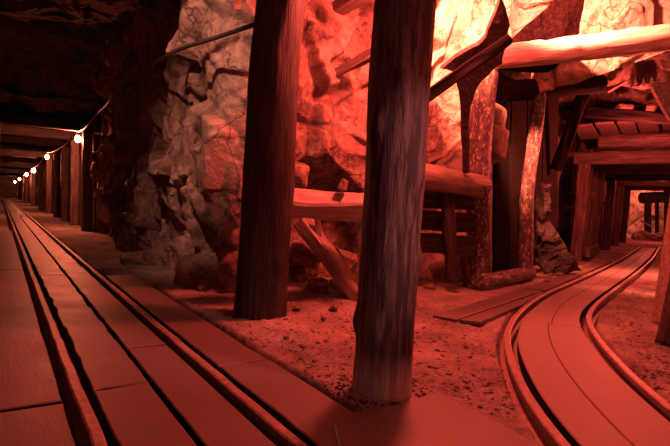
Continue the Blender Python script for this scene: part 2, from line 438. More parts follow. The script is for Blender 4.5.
# ------------------------------------------------------------------ floor
def floor_height(X, Y):
    P = np.stack([X, Y, X * 0], -1)
    z = .035 * vnoise(P, .7, 3) + .022 * vnoise(P, .22, 4) + .016 * vnoise(P, .08, 5) + .010 * vnoise(P, .035, 6)
    s, t = lt_of(X, Y)
    w = np.clip((.47 - t) / .05, 0, 1) * np.clip((t + 2.3) / .05, 0, 1)
    right = np.clip((t - .05) / .03, 0, 1) * np.clip((s - 5.0) / .3, 0, 1)
    w = w * (1 - right)
    z = z * (1 - w) + (-.11 + z * .5) * w
    mid = (railL + nearest(railL, railR)) / 2
    d = dist_poly(X, Y, mid); dr = np.minimum(dist_poly(X, Y, railL), dist_poly(X, Y, railR))
    w2 = np.maximum(np.clip((.34 - d) / .05, 0, 1), np.clip((.085 - dr) / .035, 0, 1))
    z = z * (1 - w2) + (-.10 + z * .4) * w2
    # dirt banked up against the rock nose
    b = np.exp(-((X + .1) ** 2 / .8 + (Y - 6.1) ** 2 / .5)) * .14
    return z + b
ys = np.concatenate([np.linspace(-3, .6, 12)[:-1], np.geomspace(.6, 12, 420), np.geomspace(12, 95, 90)[1:]])
ss = np.linspace(-1, 1, 660)
YY, SS = np.meshgrid(ys, ss, indexing='ij')
W = np.maximum(np.abs(YY) * 1.0, 4.2)
XX = SS * W
ZZ = floor_height(XX.ravel(), YY.ravel()).reshape(XX.shape)
ny, nx = XX.shape
V = np.stack([XX, YY, ZZ], -1).reshape(-1, 3)
ii, jj = np.meshgrid(np.arange(ny - 1), np.arange(nx - 1), indexing='ij')
a = (ii * nx + jj).ravel()
Fc = np.stack([a, a + 1, a + nx + 1, a + nx], 1)
tag(mesh('floor', V, Fc, M['dirt'], None, True), 'gravelly dirt floor of the mine junction', 'floor', kind='structure')

# ------------------------------------------------------------------ rock walls
def rock_wall(name, path, z0, z1, step, label, seed=0, amp=1.0, lean=0.0, inside=1, mat='rock', skew=None, flat=True, zstep=None, damp=None, zlow=None):
    """rock face following a plan path, displaced along its plan normal (towards the void on side `inside`)"""
    P = resample(smooth_path(path, 12), step)
    T = np.gradient(P, axis=0); T /= np.linalg.norm(T, axis=1)[:, None]
    for _ in range(int(.5 / step)): T[1:-1] = (T[:-2] + T[1:-1] * 2 + T[2:]) / 4
    T /= np.linalg.norm(T, axis=1)[:, None]
    Nn = np.stack([T[:, 1], -T[:, 0]], 1) * inside
    zs = np.arange(z0, z1 + 1e-6, zstep or step)
    n, k = len(P), len(zs)
    base = np.zeros((n, k, 3)); base[..., :2] = P[:, None]; base[..., 2] = zs[None]
    if skew is not None:
        base[..., :2] += Nn[:, None] * skew(np.arange(n)[:, None] / (n - 1), zs[None], P)[..., None]
    base[..., :2] += Nn[:, None] * (lean * (zs - 1))[None, :, None]
    if zlow is not None:
        zl = zlow(base[..., 0]); base[..., 2] = zl + (base[..., 2] - z0) * (z1 - zl) / (z1 - z0)
    B = base.reshape(-1, 3)
    d = rockdisp(B, seed, amp).reshape(n, k)
    if damp is not None: d = d * damp(base[..., 0], base[..., 1])
    for _ in range(1): d[1:-1, 1:-1] = .5 * d[1:-1, 1:-1] + .125 * (d[:-2, 1:-1] + d[2:, 1:-1] + d[1:-1, :-2] + d[1:-1, 2:])
    base[..., :2] += Nn[:, None] * d[..., None]
    base[..., 2] += vnoise(B, .3, seed + 91).reshape(n, k) * .10 * amp
    ii, jj = np.meshgrid(np.arange(n - 1), np.arange(k - 1), indexing='ij')
    a = (ii * k + jj).ravel()
    Fc = np.stack([a, a + k, a + k + 1, a + 1], 1) if inside > 0 else np.stack([a, a + 1, a + k + 1, a + k], 1)
    return tag(mesh(name, base.reshape(-1, 3), Fc, M[mat], None, not flat), label, 'wall', kind='structure')

# rib of rock between the two tunnels: left face, nose behind the posts, right face
p_left = [(lrail(15.5) + 1.75, 15.5), (lrail(13.6) + 1.6, 13.6), (lrail(12) + 1.35, 12), (lrail(9.5) + 1.25, 9.5), (lrail(7.3) + 1.15, 7.3), (lrail(5.9) + 1.05, 5.9), (-1.2, 5.4), (-.72, 5.4), (-.4, 5.85), (.35, 6.5), (1.05, 7.0), (1.5, 7.15), (2.05, 7.2), (2.15, 8.1), (2.35, 9.4), (3.2, 10.9), (4.6, 12.0), (5.1, 12.3)]
rock_wall('wall_center', p_left, -.15, 4.6, .021, 'fractured grey-brown rock rib between the two tunnels', 0, 1.0, .03, damp=lambda x, y: 1 - .55 * np.exp(-((x - 1.9) ** 2 + (y - 7.3) ** 2) / .6) - .55 * np.exp(-((x + 1.0) ** 2 + (y - 5.55) ** 2) / .35))
p_far = [LT(95, 1.3)[:2], LT(60, 1.3)[:2], LT(30, 1.3)[:2], LT(13.2, 1.35)[:2], LT(10.6, 1.75)[:2]]
rock_wall('wall_tunnel_right', p_far, -.15, 4.2, .25, 'dark rock wall behind the posts of the left tunnel', 3, .5)
p_lw = [LT(-4, -2.6)[:2], LT(5, -2.4)[:2], LT(12, -1.9)[:2], LT(22, -1.6)[:2], LT(30, -1.45)[:2], LT(95, -1.4)[:2]]
rock_wall('wall_left', p_lw, -.15, 4.4, .14, 'dark rock wall left of the left track', 5, .6)
p_rr = [(4.2, 11.0), (5.1, 12.2), (6.0, 13.7), (8.2, 17.2), (11.2, 21.2), (13.4, 24.2), (13.2, 26), (14.2, 29), (17, 31.5), (22, 31.5), (26, 28)]
rock_wall('wall_back', p_rr, -.15, 4.2, .10, 'rock wall behind the lagging and end chamber of the right tunnel', 7, .7)
p_rw = [(19, 21.5), (15.8, 19.2), (12.5, 15.0), (9.8, 11.9), (7.4, 9.0), (5.2, 6.2), (3.9, 4.0), (3.5, 1.5), (3.4, -2)]
rock_wall('wall_right', p_rw, -.15, 4.4, .10, 'rock wall right of the curved track', 9, .7)

p_brow = [(3.0, 8.2), (2.95, 7.35), (3.2, 7.1), (4.2, 7.15), (6.0, 7.4), (8.5, 7.9)]
rock_wall('wall_brow', p_brow, 2.78, 4.7, .03, 'pale rock brow stepping down over the mouth of the right tunnel', 13, .45, zlow=lambda x: 2.80 + .42 * np.clip(x - 3.2, 0, 1.3))  # lower edge rises rightward, shaped after the beam's shadow edge
rock_wall('wall_end', [LT(93, 1.8)[:2], LT(93, -2.4)[:2]], -.15, 4.2, .3, 'rock at the dark end of the left tunnel', 15, .3, inside=-1, mat='dceil')  # dark rock colour stands in for shade on the bulb-lit end
# roof
def roof(name, x0, x1, y0, y1, step, zf, label, seed, amp):
    xs = np.arange(x0, x1, step); yy = np.arange(y0, y1, step)
    X, Y = np.meshgrid(xs, yy, indexing='ij'); Z = zf(X, Y)
    B = np.stack([X, Y, Z], -1).reshape(-1, 3)
    d = rockdisp(B, seed, amp).reshape(Z.shape)
    V = np.stack([X, Y, Z - d], -1).reshape(-1, 3); n, k = X.shape
    ii, jj = np.meshgrid(np.arange(n - 1), np.arange(k - 1), indexing='ij'); a = (ii * k + jj).ravel()
    Fc = np.stack([a, a + 1, a + k + 1, a + k], 1)
    return tag(mesh(name, V, Fc, M['ceil'], None, False), label, 'ceiling', kind='structure')
def zjunction(X, Y):
    z = 4.25 + 0 * X
    # rock brow stepping down towards the right tunnel mouth
    c = X * .45 + (Y - 7.25)
    w = 1 / (1 + np.exp(-(Y - 7.6 - .05 * (X - 3)) / .10)) / (1 + np.exp(-(X - 2.1) / .08))
    z = z * (1 - w) + 3.45 * w
    s, t = lt_of(X, Y)
    w2 = 1 / (1 + np.exp(-(s - 12.2) / .12)) * (X < -2.5)
    return z * (1 - w2) + 3.35 * w2
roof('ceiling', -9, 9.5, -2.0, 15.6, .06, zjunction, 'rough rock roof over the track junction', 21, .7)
def strip_roof(name, fn, s0, s1, t0, t1, z, step, label, seed):
    S = np.arange(s0, s1, step); Tt = np.arange(t0, t1, min(step, .2))
    V = []; n, k = len(S), len(Tt)
    for s in S:
        for t in Tt: V.append(fn(s, t, z))
    V = np.array(V); V[:, 2] -= rockdisp(V, seed, .5)
    ii, jj = np.meshgrid(np.arange(n - 1), np.arange(k - 1), indexing='ij'); a = (ii * k + jj).ravel()
    Fc = np.stack([a, a + 1, a + k + 1, a + k], 1)
    return tag(mesh(name, V, Fc, M['dceil'], None, False), label, 'ceiling', kind='structure')
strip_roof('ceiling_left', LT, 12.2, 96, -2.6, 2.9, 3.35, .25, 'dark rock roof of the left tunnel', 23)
RD = np.array([.55, .835]); RN = np.array([.835, -.55]); RQ = np.array([5.45, 11.65])   # right tunnel: along, to the right
def RT(s, t, z=0.0):
    p = RQ + RD * s + RN * t; return np.array([p[0], p[1], z])
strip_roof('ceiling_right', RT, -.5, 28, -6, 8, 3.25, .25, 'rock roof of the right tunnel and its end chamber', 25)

# ------------------------------------------------------------------ tracks: planks and rails
ZP = .012
def lplank(name, s0, s1, t0, t1, label, seed, ang=0.0, edge=.007):
    pts = [LT(s0, t0, ZP), LT(s0 + ang, t1, ZP), LT(s1 + ang, t1, ZP), LT(s1, t0, ZP)]
    return tag(slab(name, pts, .10, M['plank'], seed, edge=edge, sub=.04, side=M['shade_black']), label, 'floor plank')  # side faces near-black so the rail grooves look shaded
G = .70
lplank('walkway_board', -1.55, 1.02, -.33, -.075, 'wide worn floor plank between the left rails, nearest the camera, along the right rail', 1, -.02)
lplank('walkway_board', -1.45, .30, -.63, -.355, 'wide worn floor plank between the left rails, nearest the camera, along the left rail', 2, .02)
lplank('walkway_board', .315, 4.6, -.63, -.352, 'second plank along the left rail, with a chipped notch at its edge', 3, 0, .014)
lplank('walkway_board', 1.035, 5.8, -.33, -.075, 'second plank inside the right rail of the left track', 4)
lplank('walkway_board', 4.615, 10.5, -.63, -.352, 'third plank along the left rail, in line towards the timbered tunnel', 5)
lplank('walkway_board', 5.815, 11.7, -.33, -.075, 'third plank inside the right rail, running in front of the rock face', 6)
lplank('walkway_board', 10.52, 22, -.63, -.352, 'long plank along the left rail under the tunnel bulbs', 7)
lplank('walkway_board', 11.72, 23, -.33, -.075, 'long plank inside the right rail under the tunnel bulbs', 8)
lplank('walkway_board', 22.02, 70, -.63, -.075, 'farthest planking between the left rails in the deep tunnel', 9)
lplank('walkway_board', -1.5, .20, -1.60, -.775, 'broad board left of the left track, nearest the camera', 10, .0)
lplank('walkway_board', .235, 5.2, -1.16, -.775, 'long board beside the left rail beyond the cross joint', 11, .0)
lplank('walkway_board', .215, 4.7, -1.60, -1.172, 'dark board second from the left rail beyond the cross joint', 12, .0)
lplank('walkway_board', -1.5, 4.2, -2.2, -1.615, 'outermost board at the far left edge of the track', 13)
lplank('walkway_board', 5.215, 13, -1.2, -.775, 'board left of the left rail running into the timbered tunnel', 14)
lplank('walkway_board', -1.6, .42, .075, .41, 'narrow board right of the left track, running to the foot of the near post', 15, .0)
lplank('walkway_board', .435, 4.4, .075, .40, 'narrow board right of the left track, running towards the rock face', 16, .0)

def sweep(name, P, prof, mat, label, cat):
    """profile (list of (side, z)) swept along plan path"""
    T = np.gradient(P, axis=0); T /= np.linalg.norm(T, axis=1)[:, None]; Nn = np.stack([T[:, 1], -T[:, 0]], 1)
    k = len(prof); V = []
    o = P[0]
    for p, n in zip(P, Nn):
        for (s, z) in prof: V.append((p[0] - o[0] + n[0] * s, p[1] - o[1] + n[1] * s, z))
    Fc = []
    for i in range(len(P) - 1):
        for j in range(k):
            q = (j + 1) % k; Fc.append((i * k + j, (i + 1) * k + j, (i + 1) * k + q, i * k + q))
    Fc.append(tuple(range(k))); Fc.append(tuple(range((len(P) - 1) * k, len(P) * k))[::-1])
    return tag(mesh(name, V, Fc, mat, None, False, Matrix.Translation((o[0], o[1], 0))), label, cat)
RAILP = [(-.045, -.10), (.045, -.10), (.045, -.085), (.010, -.07), (.010, -.02), (.026, -.010), (.026, .020), (.018, .026), (-.018, .026), (-.026, .020), (-.026, -.010), (-.010, -.02), (-.010, -.07), (-.045, -.085)]
sv = np.concatenate([np.linspace(-1.6, 12, 90), np.linspace(12.5, 80, 60)])
rng = np.random.RandomState(4)
sweep('rail', np.array([LT(s, 0)[:2] for s in sv]) + rng.randn(len(sv), 2) * .0015, RAILP, M['rail'], 'right rail of the straight left track, beside the narrow board', 'rail')
sweep('rail', np.array([LT(s, -G)[:2] for s in sv]) + rng.randn(len(sv), 2) * .0025, RAILP, M['rail'], 'left rail of the straight left track, rough and worn bright on top', 'rail')
sweep('rail', railL, RAILP, M['rail'], 'outer left rail of the sharply curved right track', 'rail')
sweep('rail', railR, RAILP, M['rail'], 'inner right rail of the sharply curved right track', 'rail')

# curved planking between the right rails
n = min(len(railL), len(railR))
def cross(P, Q):
    out = []
    T = np.gradient(P, axis=0); T /= np.linalg.norm(T, axis=1)[:, None]
    for p in P:
        d = np.linalg.norm(Q - p, axis=1); out.append(Q[d.argmin()])
    return np.array(out)
RQpair = cross(railL, railR)
def curved_plank(name, i0, i1, f0, f1, label, seed, m0=.0, m1=.0):
    A = railL[i0:i1 + 1].copy(); B = RQpair[i0:i1 + 1].copy()
    if i0: A[0] += (A[1] - A[0]) * .12; B[0] += (B[1] - B[0]) * .12
    w = np.linalg.norm(B - A, axis=1)[:, None]; u = (B - A) / w
    L = A + u * (w * f0 + m0); R = A + u * (w * f1 - m1)
    R = resample(R, .12); L = resample(L, .12)
    pts = [np.r_[p, ZP] for p in L[::-1]] + [np.r_[p, ZP] for p in R]
    # drop near-duplicate points
    q = [pts[0]]
    for p in pts[1:]:
        if np.linalg.norm(p - q[-1]) > .03: q.append(p)
    return tag(slab(name, q, .09, M['sheet'], seed, edge=.004, sub=.3, side=M['shade_black']), label, 'floor plank')  # near-black sides stand in for shade in the curved grooves
nl = len(railL)
def idx_at(px, py):
    p = fl(px, py)[:2]; return int(np.linalg.norm(railL - p, axis=1).argmin())
iA = idx_at(514, 320); iB = idx_at(573, 283); iC = idx_at(616, 262)
curved_plank('walkway_board', 0, iA, 0, .46, 'smooth plank inside the bend of the right track, nearest, along its left rail', 31, .080, .002)
curved_plank('walkway_board', 0, iA, .46, 1, 'smooth plank inside the bend of the right track, nearest, along its right rail', 32, .002, .080)
curved_plank('walkway_board', iA, iB, 0, .5, 'second plank of the right track along its left rail beyond the bend', 33, .080, .002)
curved_plank('walkway_board', iA, iB, .5, 1, 'second plank of the right track along its right rail beyond the bend', 34, .002, .080)
curved_plank('walkway_board', iB, nl - 2, 0, .5, 'far plank of the right track along its left rail, entering the timber frames', 35, .080, .002)
curved_plank('walkway_board', iB, nl - 2, .5, 1, 'far plank of the right track along its right rail, entering the timber frames', 36, .002, .080)
def fplank(pix, label, seed, th=.03, z=.03, edge=.01, mat='plank'):
    return tag(slab('walkway_board', [fl(x, y, z) for x, y in pix], th, M[mat], seed, edge=edge), label, 'floor plank')
fplank([(433, 315), (456, 319), (541, 290.5), (520, 288.5)], 'loose plank jutting out left of the bend, left of the pair', 41)
fplank([(459, 319.5), (481, 322), (521, 305), (545, 291.5)], 'loose plank jutting out left of the bend, right of the pair', 42)
fplank([(524, 288), (546, 290), (612, 261), (602, 260)], 'plank walkway along the left side of the right track into the timber frames', 43)
fplank([(334, 424), (352, 412), (402, 403), (438, 390.5), (548, 448), (548, 560), (360, 560)][::-1], 'broad dusty slab in the foreground in front of the near post', 44, .03, .022)

# ------------------------------------------------------------------ main posts
def post_px(name, xb, yb, xt, yt, Y, rb, rt, mat, seed, label, cat='post', **k):
    b = fl(xb, yb, -.02); t = at(xt, yt, Y if Y else b[1])
    return tag(log(name, b, t, rb, rt, M[mat], seed, **k), label, cat)
post_px('timber_post', 382, 394, 412, -75, None, .158, .170, 'post', 1, 'thick dark round timber post standing alone in the centre foreground', rough=.03, bend=.012, knots=9, flare=.04, step=.03)
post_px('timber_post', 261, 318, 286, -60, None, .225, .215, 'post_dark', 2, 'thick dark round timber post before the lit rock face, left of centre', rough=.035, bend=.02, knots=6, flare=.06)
post_px('log_post', 477, 288, 486, 62, 6.6, .165, .155, 'bark', 3, 'crooked barked log post with splintered top, right of the centre post', rough=.09, bend=.04, knots=8, flare=.25, ragged=.10)
post_px('log_post', 524, 281, 539, 90, None, .105, .10, 'bark', 4, 'thin speckled barked log post leaning right, second behind the centre post', rough=.08, bend=.03, knots=8, flare=.1)
post_px('timber_post', 673, 347, 768, -60, None, .13, .13, 'dark', 5, 'dark post standing at the right edge of the view beside the gravel', rough=.04, knots=5)

# horizontal timbers between the posts
tag(squared('timber_rail', at(262, 202, 4.98), at(416, 210, 5.5), .24, .24, M['pale'], 11, side=(.1, -.62, .78), wane=.3, rough=.02), 'weathered squared timber lying level behind the left post at knee height', 'beam')
tag(log('log_rail', at(408, 174, 5.9), at(484, 187, 6.45), .15, .13, M['log'], 12, rough=.05, knots=4), 'short peeled log wedged level between centre post and crooked log post', 'log')
tag(tube('wire_hook', [at(482, 186, 6.3), at(486, 187, 6.25), at(486, 196, 6.25), at(483, 200, 6.3), at(480, 198, 6.32)], .012, M['iron']), 'bent iron hook at the right end of the short peeled log', 'hook')
# shoring below the log
tag(squared('timber_prop', at(447, 188, 6.25), at(452, 280, 6.3), .14, .14, M['dark'], 13, wane=.2), 'black upright prop under the short peeled log', 'prop')
for k, (ya, yb) in enumerate([(198, 201), (220, 223), (242, 246)]):
    tag(squared('shoring_board', at(416, ya, 6.30), at(474, yb, 6.62), .03, .24, M['dark'], 20 + k, side=(0, 0, 1), wane=.12), ['topmost', 'middle', 'lowest'][k] + ' black board shoring the recess below the short peeled log', 'board')
tag(squared('timber_prop', at(303, 222, 5.7), at(362, 300, 5.35), .22, .16, M['log'], 14, wane=.25), 'squared timber leaning diagonally down to the right behind the centre post', 'prop')
tag(squared('timber_prop', at(317, 214, 5.55), at(319, 246, 5.6), .07, .07, M['log'], 15), 'short pale stub of wood upright under the level squared timber', 'stub')
tag(log('sill_log', fl(478, 283, .10), fl(530, 273, .10), .11, .10, M['bark'], 16, rough=.06), 'low barked sill log on the ground between the two barked posts', 'log')

# ------------------------------------------------------------------ overhead timbers
tag(log('overhead_timber', at(497, 57, 6.35), at(760, 27, 6.0), .145, .15, M['pale'], 17, rough=.035, knots=6, bend=.01), 'long peeled log beam glaring white across the upper right', 'beam')
tag(squared('roof_timber', at(422, 100, 4.97), at(508, 40, 5.05), .10, .11, M['shade_black'], 18, wane=.2), 'thin dark timber slanting up to the right behind the splintered board', 'beam')
tag(slab('roof_plank', [at(x, y, 5.12) for x, y in [(504, 45), (549, 4), (585, -12), (577, 35), (545, 41)]], .05, M['frame'], 6, edge=.02, lump=.01), 'broad dark plank wedged between the splintered board and the white beam', 'plank')
sp = [(441, 69), (456, 57), (472, 47), (485.5, 37), (489, 27), (496, 10), (501, -6), (506, 8), (510, 25), (508, 44), (502, 64), (488, 76), (477, 88), (471, 112), (470, 150), (469, 174), (463, 174), (462, 145), (461, 110), (458, 88), (453, 72)]
tag(slab('splintered_board', [at(x, y, 1 / (1 / 4.9 + y * (1 / 6.1 - 1 / 4.9) / 172)) for x, y in sp][::-1], .06, M['frame'], 5, edge=.02, lump=.012), 'black splintered board ending in a sharp point, silhouetted against the glare', 'board')
tag(squared('roof_timber', at(296, 96, 6.0), at(375, 52, 5.7), .10, .10, M['frame'], 19, wane=.3), 'thin slanting branch-like timber on the rock between the two big posts', 'timber')
tag(squared('roof_timber', at(338, 9, 5.6), at(372, -13, 5.3), .18, .12, M['log'], 22, wane=.2), 'end of a glaring timber at the top edge left of the centre post', 'timber')
for k, q in enumerate([((540, 30), (600, -16)), ((556, 40), (640, -14))]):
    pass
# dark lintel above the right recess and its hanging bits
tag(log('overhead_log', at(500, 92, 7.75), at(600, 84, 8.3), .16, .15, M['shade_black'], 23, rough=.05), 'black lintel log in the shade below the white beam', 'log')
tag(squared('crossbar', at(586, 112, 9.6), at(680, 120, 9.0), .17, .19, M['shade_black'], 24, wane=.25), 'black cross timber above the row of roof boards', 'beam')
tag(squared('wood_splinter', at(608, 91, 9.0), at(626, 81, 8.8), .10, .06, M['log'], 25, wane=.3, taper=.5), 'bright splinter of wood hanging in the dark under the white beam', 'splinter')

# roof boards over the first frame of the right tunnel
rb = [((575, 125), (592, 123), (600, 136), (580, 137)), ((595, 122), (614, 121), (622, 135), (603, 136)), ((617, 121), (635, 120), (640, 136), (625, 136)), ((637, 120), (659, 120), (660, 137), (642, 137)), ((662, 119), (684, 119), (684, 137), (663, 137))]
for k, q in enumerate(rb):
    pts = [at(*q[0], 10.0), at(*q[1], 9.9), at(*q[2], 11.0), at(*q[3], 11.1)]
    tag(slab('lagging_board', pts[::-1] if False else pts, .05, M['frame'], 60 + k, edge=.02), ['leftmost sloping roof board above the first frame of the right tunnel', 'second sloping roof board from the left above the right tunnel frame', 'middle sloping roof board above the right tunnel frame', 'fourth sloping roof board above the right tunnel frame', 'rightmost sloping roof board above the right tunnel frame'][k], 'roof board')
# wedged stones above the boards
for k, (x, y, sx, sz) in enumerate([(625, 107, .20, .08), (650, 107, .17, .11)]):
    o = boulder('rock', at(x, y, 9.9), (sx, .16, sz), M['rock'], 300 + k)
    tag(o, ['flat pale stone wedged above the roof boards', 'pale stone wedged above the roof boards at the right'][k], 'rock')

# right edge boards
tag(slab('leaning_board', [at(648, 84, 4.7), at(690, 76, 4.66), at(800, -60, 4.5), at(850, -20, 4.5), at(700, 150, 4.76), at(671, 136, 4.8), at(664, 120, 4.8)], .06, M['pale'], 71, edge=.02), 'broad reddish board end hanging in from the upper right edge', 'board')
tag(slab('leaning_board', [fl(651, 321, .0), fl(664, 325, .0), at(700, 140, 5.0), at(676, 140, 5.2)], .06, M['log'], 72, edge=.015), 'pale board leaning at the right edge beside the gravel', 'board')

for k, (ya, yb_, w) in enumerate([(6.62, 7.2, 'nearer'), (7.22, 7.85, 'farther')]):
    tag(slab('light_block_board', [(1.78, ya, 3.2), (3.15, ya, 3.14), (3.2, yb_, 3.14), (1.8, yb_, 3.2)], .05, M['shade_black'], 93 + k, edge=.03), w + ' added black board blocking lamp light behind the left end of the white beam', 'board')  # unseen boards added to keep flood light out of the recess
bs = [(543, 183), (549, 186), (551, 214), (557, 232), (568, 252), (580, 270), (566, 276), (546, 275), (537, 262), (539, 235), (542, 205)]
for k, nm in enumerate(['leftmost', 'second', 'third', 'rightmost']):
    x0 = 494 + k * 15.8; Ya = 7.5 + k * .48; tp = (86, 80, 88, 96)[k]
    tag(slab('recess_shade_board', [at(x0, 274 - k * 3, Ya), at(x0 + 15.2, 272 - k * 3, Ya + .46), at(x0 + 17.5, tp - 2, Ya + .46), at(x0 + 2.3, tp, Ya)], .05, M['shade_black'], 90 + k, edge=.03), nm + ' of four added black boards darkening the recess behind the barked log posts', 'board')  # boards added in near-black so the recess reads as shade
tag(slab('broken_slab', [at(x, y, 8.6 + (y - 275) * .003) for x, y in bs][::-1], .22, M['dark'], 95, edge=.05, lump=.10), 'broken slab of dark timber spreading at the ground behind the thin barked post', 'slab')
tag(squared('timber_prop', at(590, 76, 8.9), at(556, 170, 9.1), .20, .10, M['shade_black'], 26, wane=.25), 'black plank slanting down left under the white beam', 'prop')

# ------------------------------------------------------------------ right tunnel frames
def right_set(s, label, t1=2.5, zt=2.42, first=False):
    c = RT(s, 0); e = empty('tunnel_support', (c[0], c[1], 0), label, 'timber frame')
    lean = .06
    squared('post', RT(s, -.02, -.02), RT(s, .05, zt - .26), .24, .24, M['frame'], int(s * 10) + 1, side=(RD[0], RD[1], 0), wane=.25, parent=e)
    squared('post', RT(s, t1, -.02), RT(s, t1 - .06, zt - .26), .24, .24, M['frame'], int(s * 10) + 2, side=(RD[0], RD[1], 0), wane=.25, parent=e)
    squared('cap', RT(s, -.16, zt - .13), RT(s, t1 + .2, zt - .13), .26, .27, M['frame'], int(s * 10) + 3, wane=.2, parent=e)
    return e
right_set(0, 'first and nearest square timber frame at the mouth of the right tunnel')
right_set(2.6, 'second square timber frame inside the right tunnel')
right_set(5.6, 'third square timber frame inside the right tunnel')
right_set(8.6, 'fourth square timber frame inside the right tunnel')
right_set(11.6, 'farthest square timber frame before the bright end chamber')
tag(log('crown_log', RT(-.45, .35, 2.60), RT(-.45, 3.0, 2.60), .145, .14, M['frame'], 31, rough=.04), 'round cap log lying in front of the first frame of the right tunnel', 'log')
lag = [(1.3, 'between the first and second frames'), (4.1, 'between the second and third frames'), (7.1, 'between the third and fourth frames'), (10.1, 'between the fourth and fifth frames')]
for k, (s, w) in enumerate(lag):
    half = 1.15 if k == 0 else 1.35
    names = ['low', 'middle', 'upper']
    for j in range(3):
        z0 = .12 + j * .68; 
        pts = [RT(s - half, -.17, z0), RT(s + half, -.17, z0 + .02), RT(s + half, -.17, z0 + .64), RT(s - half, -.17, z0 + .62)]
        tag(slab('lagging_board', pts, .04, M['frame'], 100 + k * 5 + j, edge=.015), f'{names[j]} lagging board {w} of the right tunnel', 'wall board')
tag(squared('sill_board', RT(-.1, .22, .22), RT(1.6, .2, .22), .10, .20, M['frame'], 33, side=(0, 0, 1)), 'short sill board at the foot of the first right tunnel frame', 'board')
for k, s in enumerate((.9, 1.8)):
    tag(squared('timber_post', RT(s, -.03, -.02), RT(s, 0, 2.4), .20, .15, M['frame'], 34 + k, side=(RD[0], RD[1], 0)), ['upright plank just inside the first frame of the right tunnel', 'upright plank just before the second frame of the right tunnel'][k], 'post')
# end chamber
for k, (x, y0, y1, Y, r) in enumerate([(648, 194, 243, 26.5, .16), (668, 190, 243, 27, .18), (657, 200, 240, 28.5, .10)]):
    b = fl(x, 243); b = at(x, 237, Y); b[2] = 0
    t = at(x, y0, Y)
    tag(log('timber_post', b, t, r, r, M['dark'], 80 + k, step=.15), ['left black post silhouetted in the bright end chamber', 'right black post silhouetted in the bright end chamber', 'thin black post farther back in the bright end chamber'][k], 'post')
tag(log('crossbar', at(642, 198, 26.4), at(676, 197, 26.8), .28, .28, M['dark'], 84, step=.15), 'black lintel over the posts of the bright end chamber', 'beam')
for k in range(7):
    x = 637 + k * 5.2; Y = 24.5 + (k * 37 % 5) * .3
    sz = .22 + .12 * ((k * 53) % 7) / 7
    o = boulder('rock', (at(x, 236, Y)[0], Y, sz * .7), (sz * 1.3, sz, sz), M['rock'], 400 + k)
    tag(o, ['leftmost pale boulder heaped at the end of the right tunnel', 'second boulder from the left in the end chamber heap', 'third boulder from the left in the end chamber heap', 'middle boulder of the heap in the bright end chamber', 'boulder right of the middle of the end chamber heap', 'second boulder from the right in the end chamber heap', 'rightmost boulder of the heap in the bright end chamber'][k], 'rock')
tag(squared('wood_splinter', at(641, 221, 25.0), at(652, 227, 25.2), .08, .08, M['log'], 85), 'thin pale stick slanting across the far boulder heap', 'stick')

# ------------------------------------------------------------------ left tunnel frames, bulbs, cable
ordn = ['nearest', 'second', 'third', 'fourth', 'fifth', 'sixth', 'seventh', 'eighth']
sets = [13.5, 16.4, 19.4, 22.6, 27, 33, 41, 52]
for k, s in enumerate(sets):
    c = LT(s, 1.02)
    e = empty('tunnel_support', (c[0], c[1], 0), f'{ordn[k]} square timber frame along the dim left tunnel', 'timber frame')
    zt = 3.02
    squared('post', LT(s, 1.02, -.02), LT(s, .98, zt - .28), .26, .26, M['frame'], 200 + k, side=(TD[0], TD[1], 0), wane=.25, parent=e)
    squared('post', LT(s, -1.24, -.02), LT(s, -1.20, zt - .28), .26, .26, M['frame'], 220 + k, side=(TD[0], TD[1], 0), wane=.25, parent=e)
    squared('cap', LT(s, -1.45, zt - .14), LT(s, 1.28, zt - .14), .28, .28, M['dark'], 240 + k, wane=.2, parent=e)
for k in range(3):
    s0, s1 = sets[k] + .15, sets[k + 1] - .15
    for j in range(4):
        z0 = .1 + j * .7
        pts = [LT(s0, 1.17, z0), LT(s1, 1.17, z0), LT(s1, 1.17, z0 + .66), LT(s0, 1.17, z0 + .66)]
        tag(slab('lagging_board', pts, .04, M['frame'], 500 + k * 9 + j, edge=.015), f"{['lowest', 'second lowest', 'second highest', 'highest'][j]} lagging board between the {ordn[k]} and {ordn[k+1]} left tunnel frames", 'wall board')
tag(slab('header_board', [LT(13.34, -1.7, 2.98), LT(13.34, 1.5, 2.98), LT(13.34, 1.5, 3.5), LT(13.34, -1.7, 3.5)], .05, M['shade_black'], 97, edge=.02), 'black board above the cap of the nearest left tunnel frame', 'board')  # board in near-black wood
tag(tube('steel_pipe', [LT(13.1, 1.16, -.02), LT(13.1, 1.12, 1.5), LT(13.1, 1.08, 3.1)], .035, M['pipe']), 'thin upright pipe in front of the nearest left tunnel frame', 'pipe')

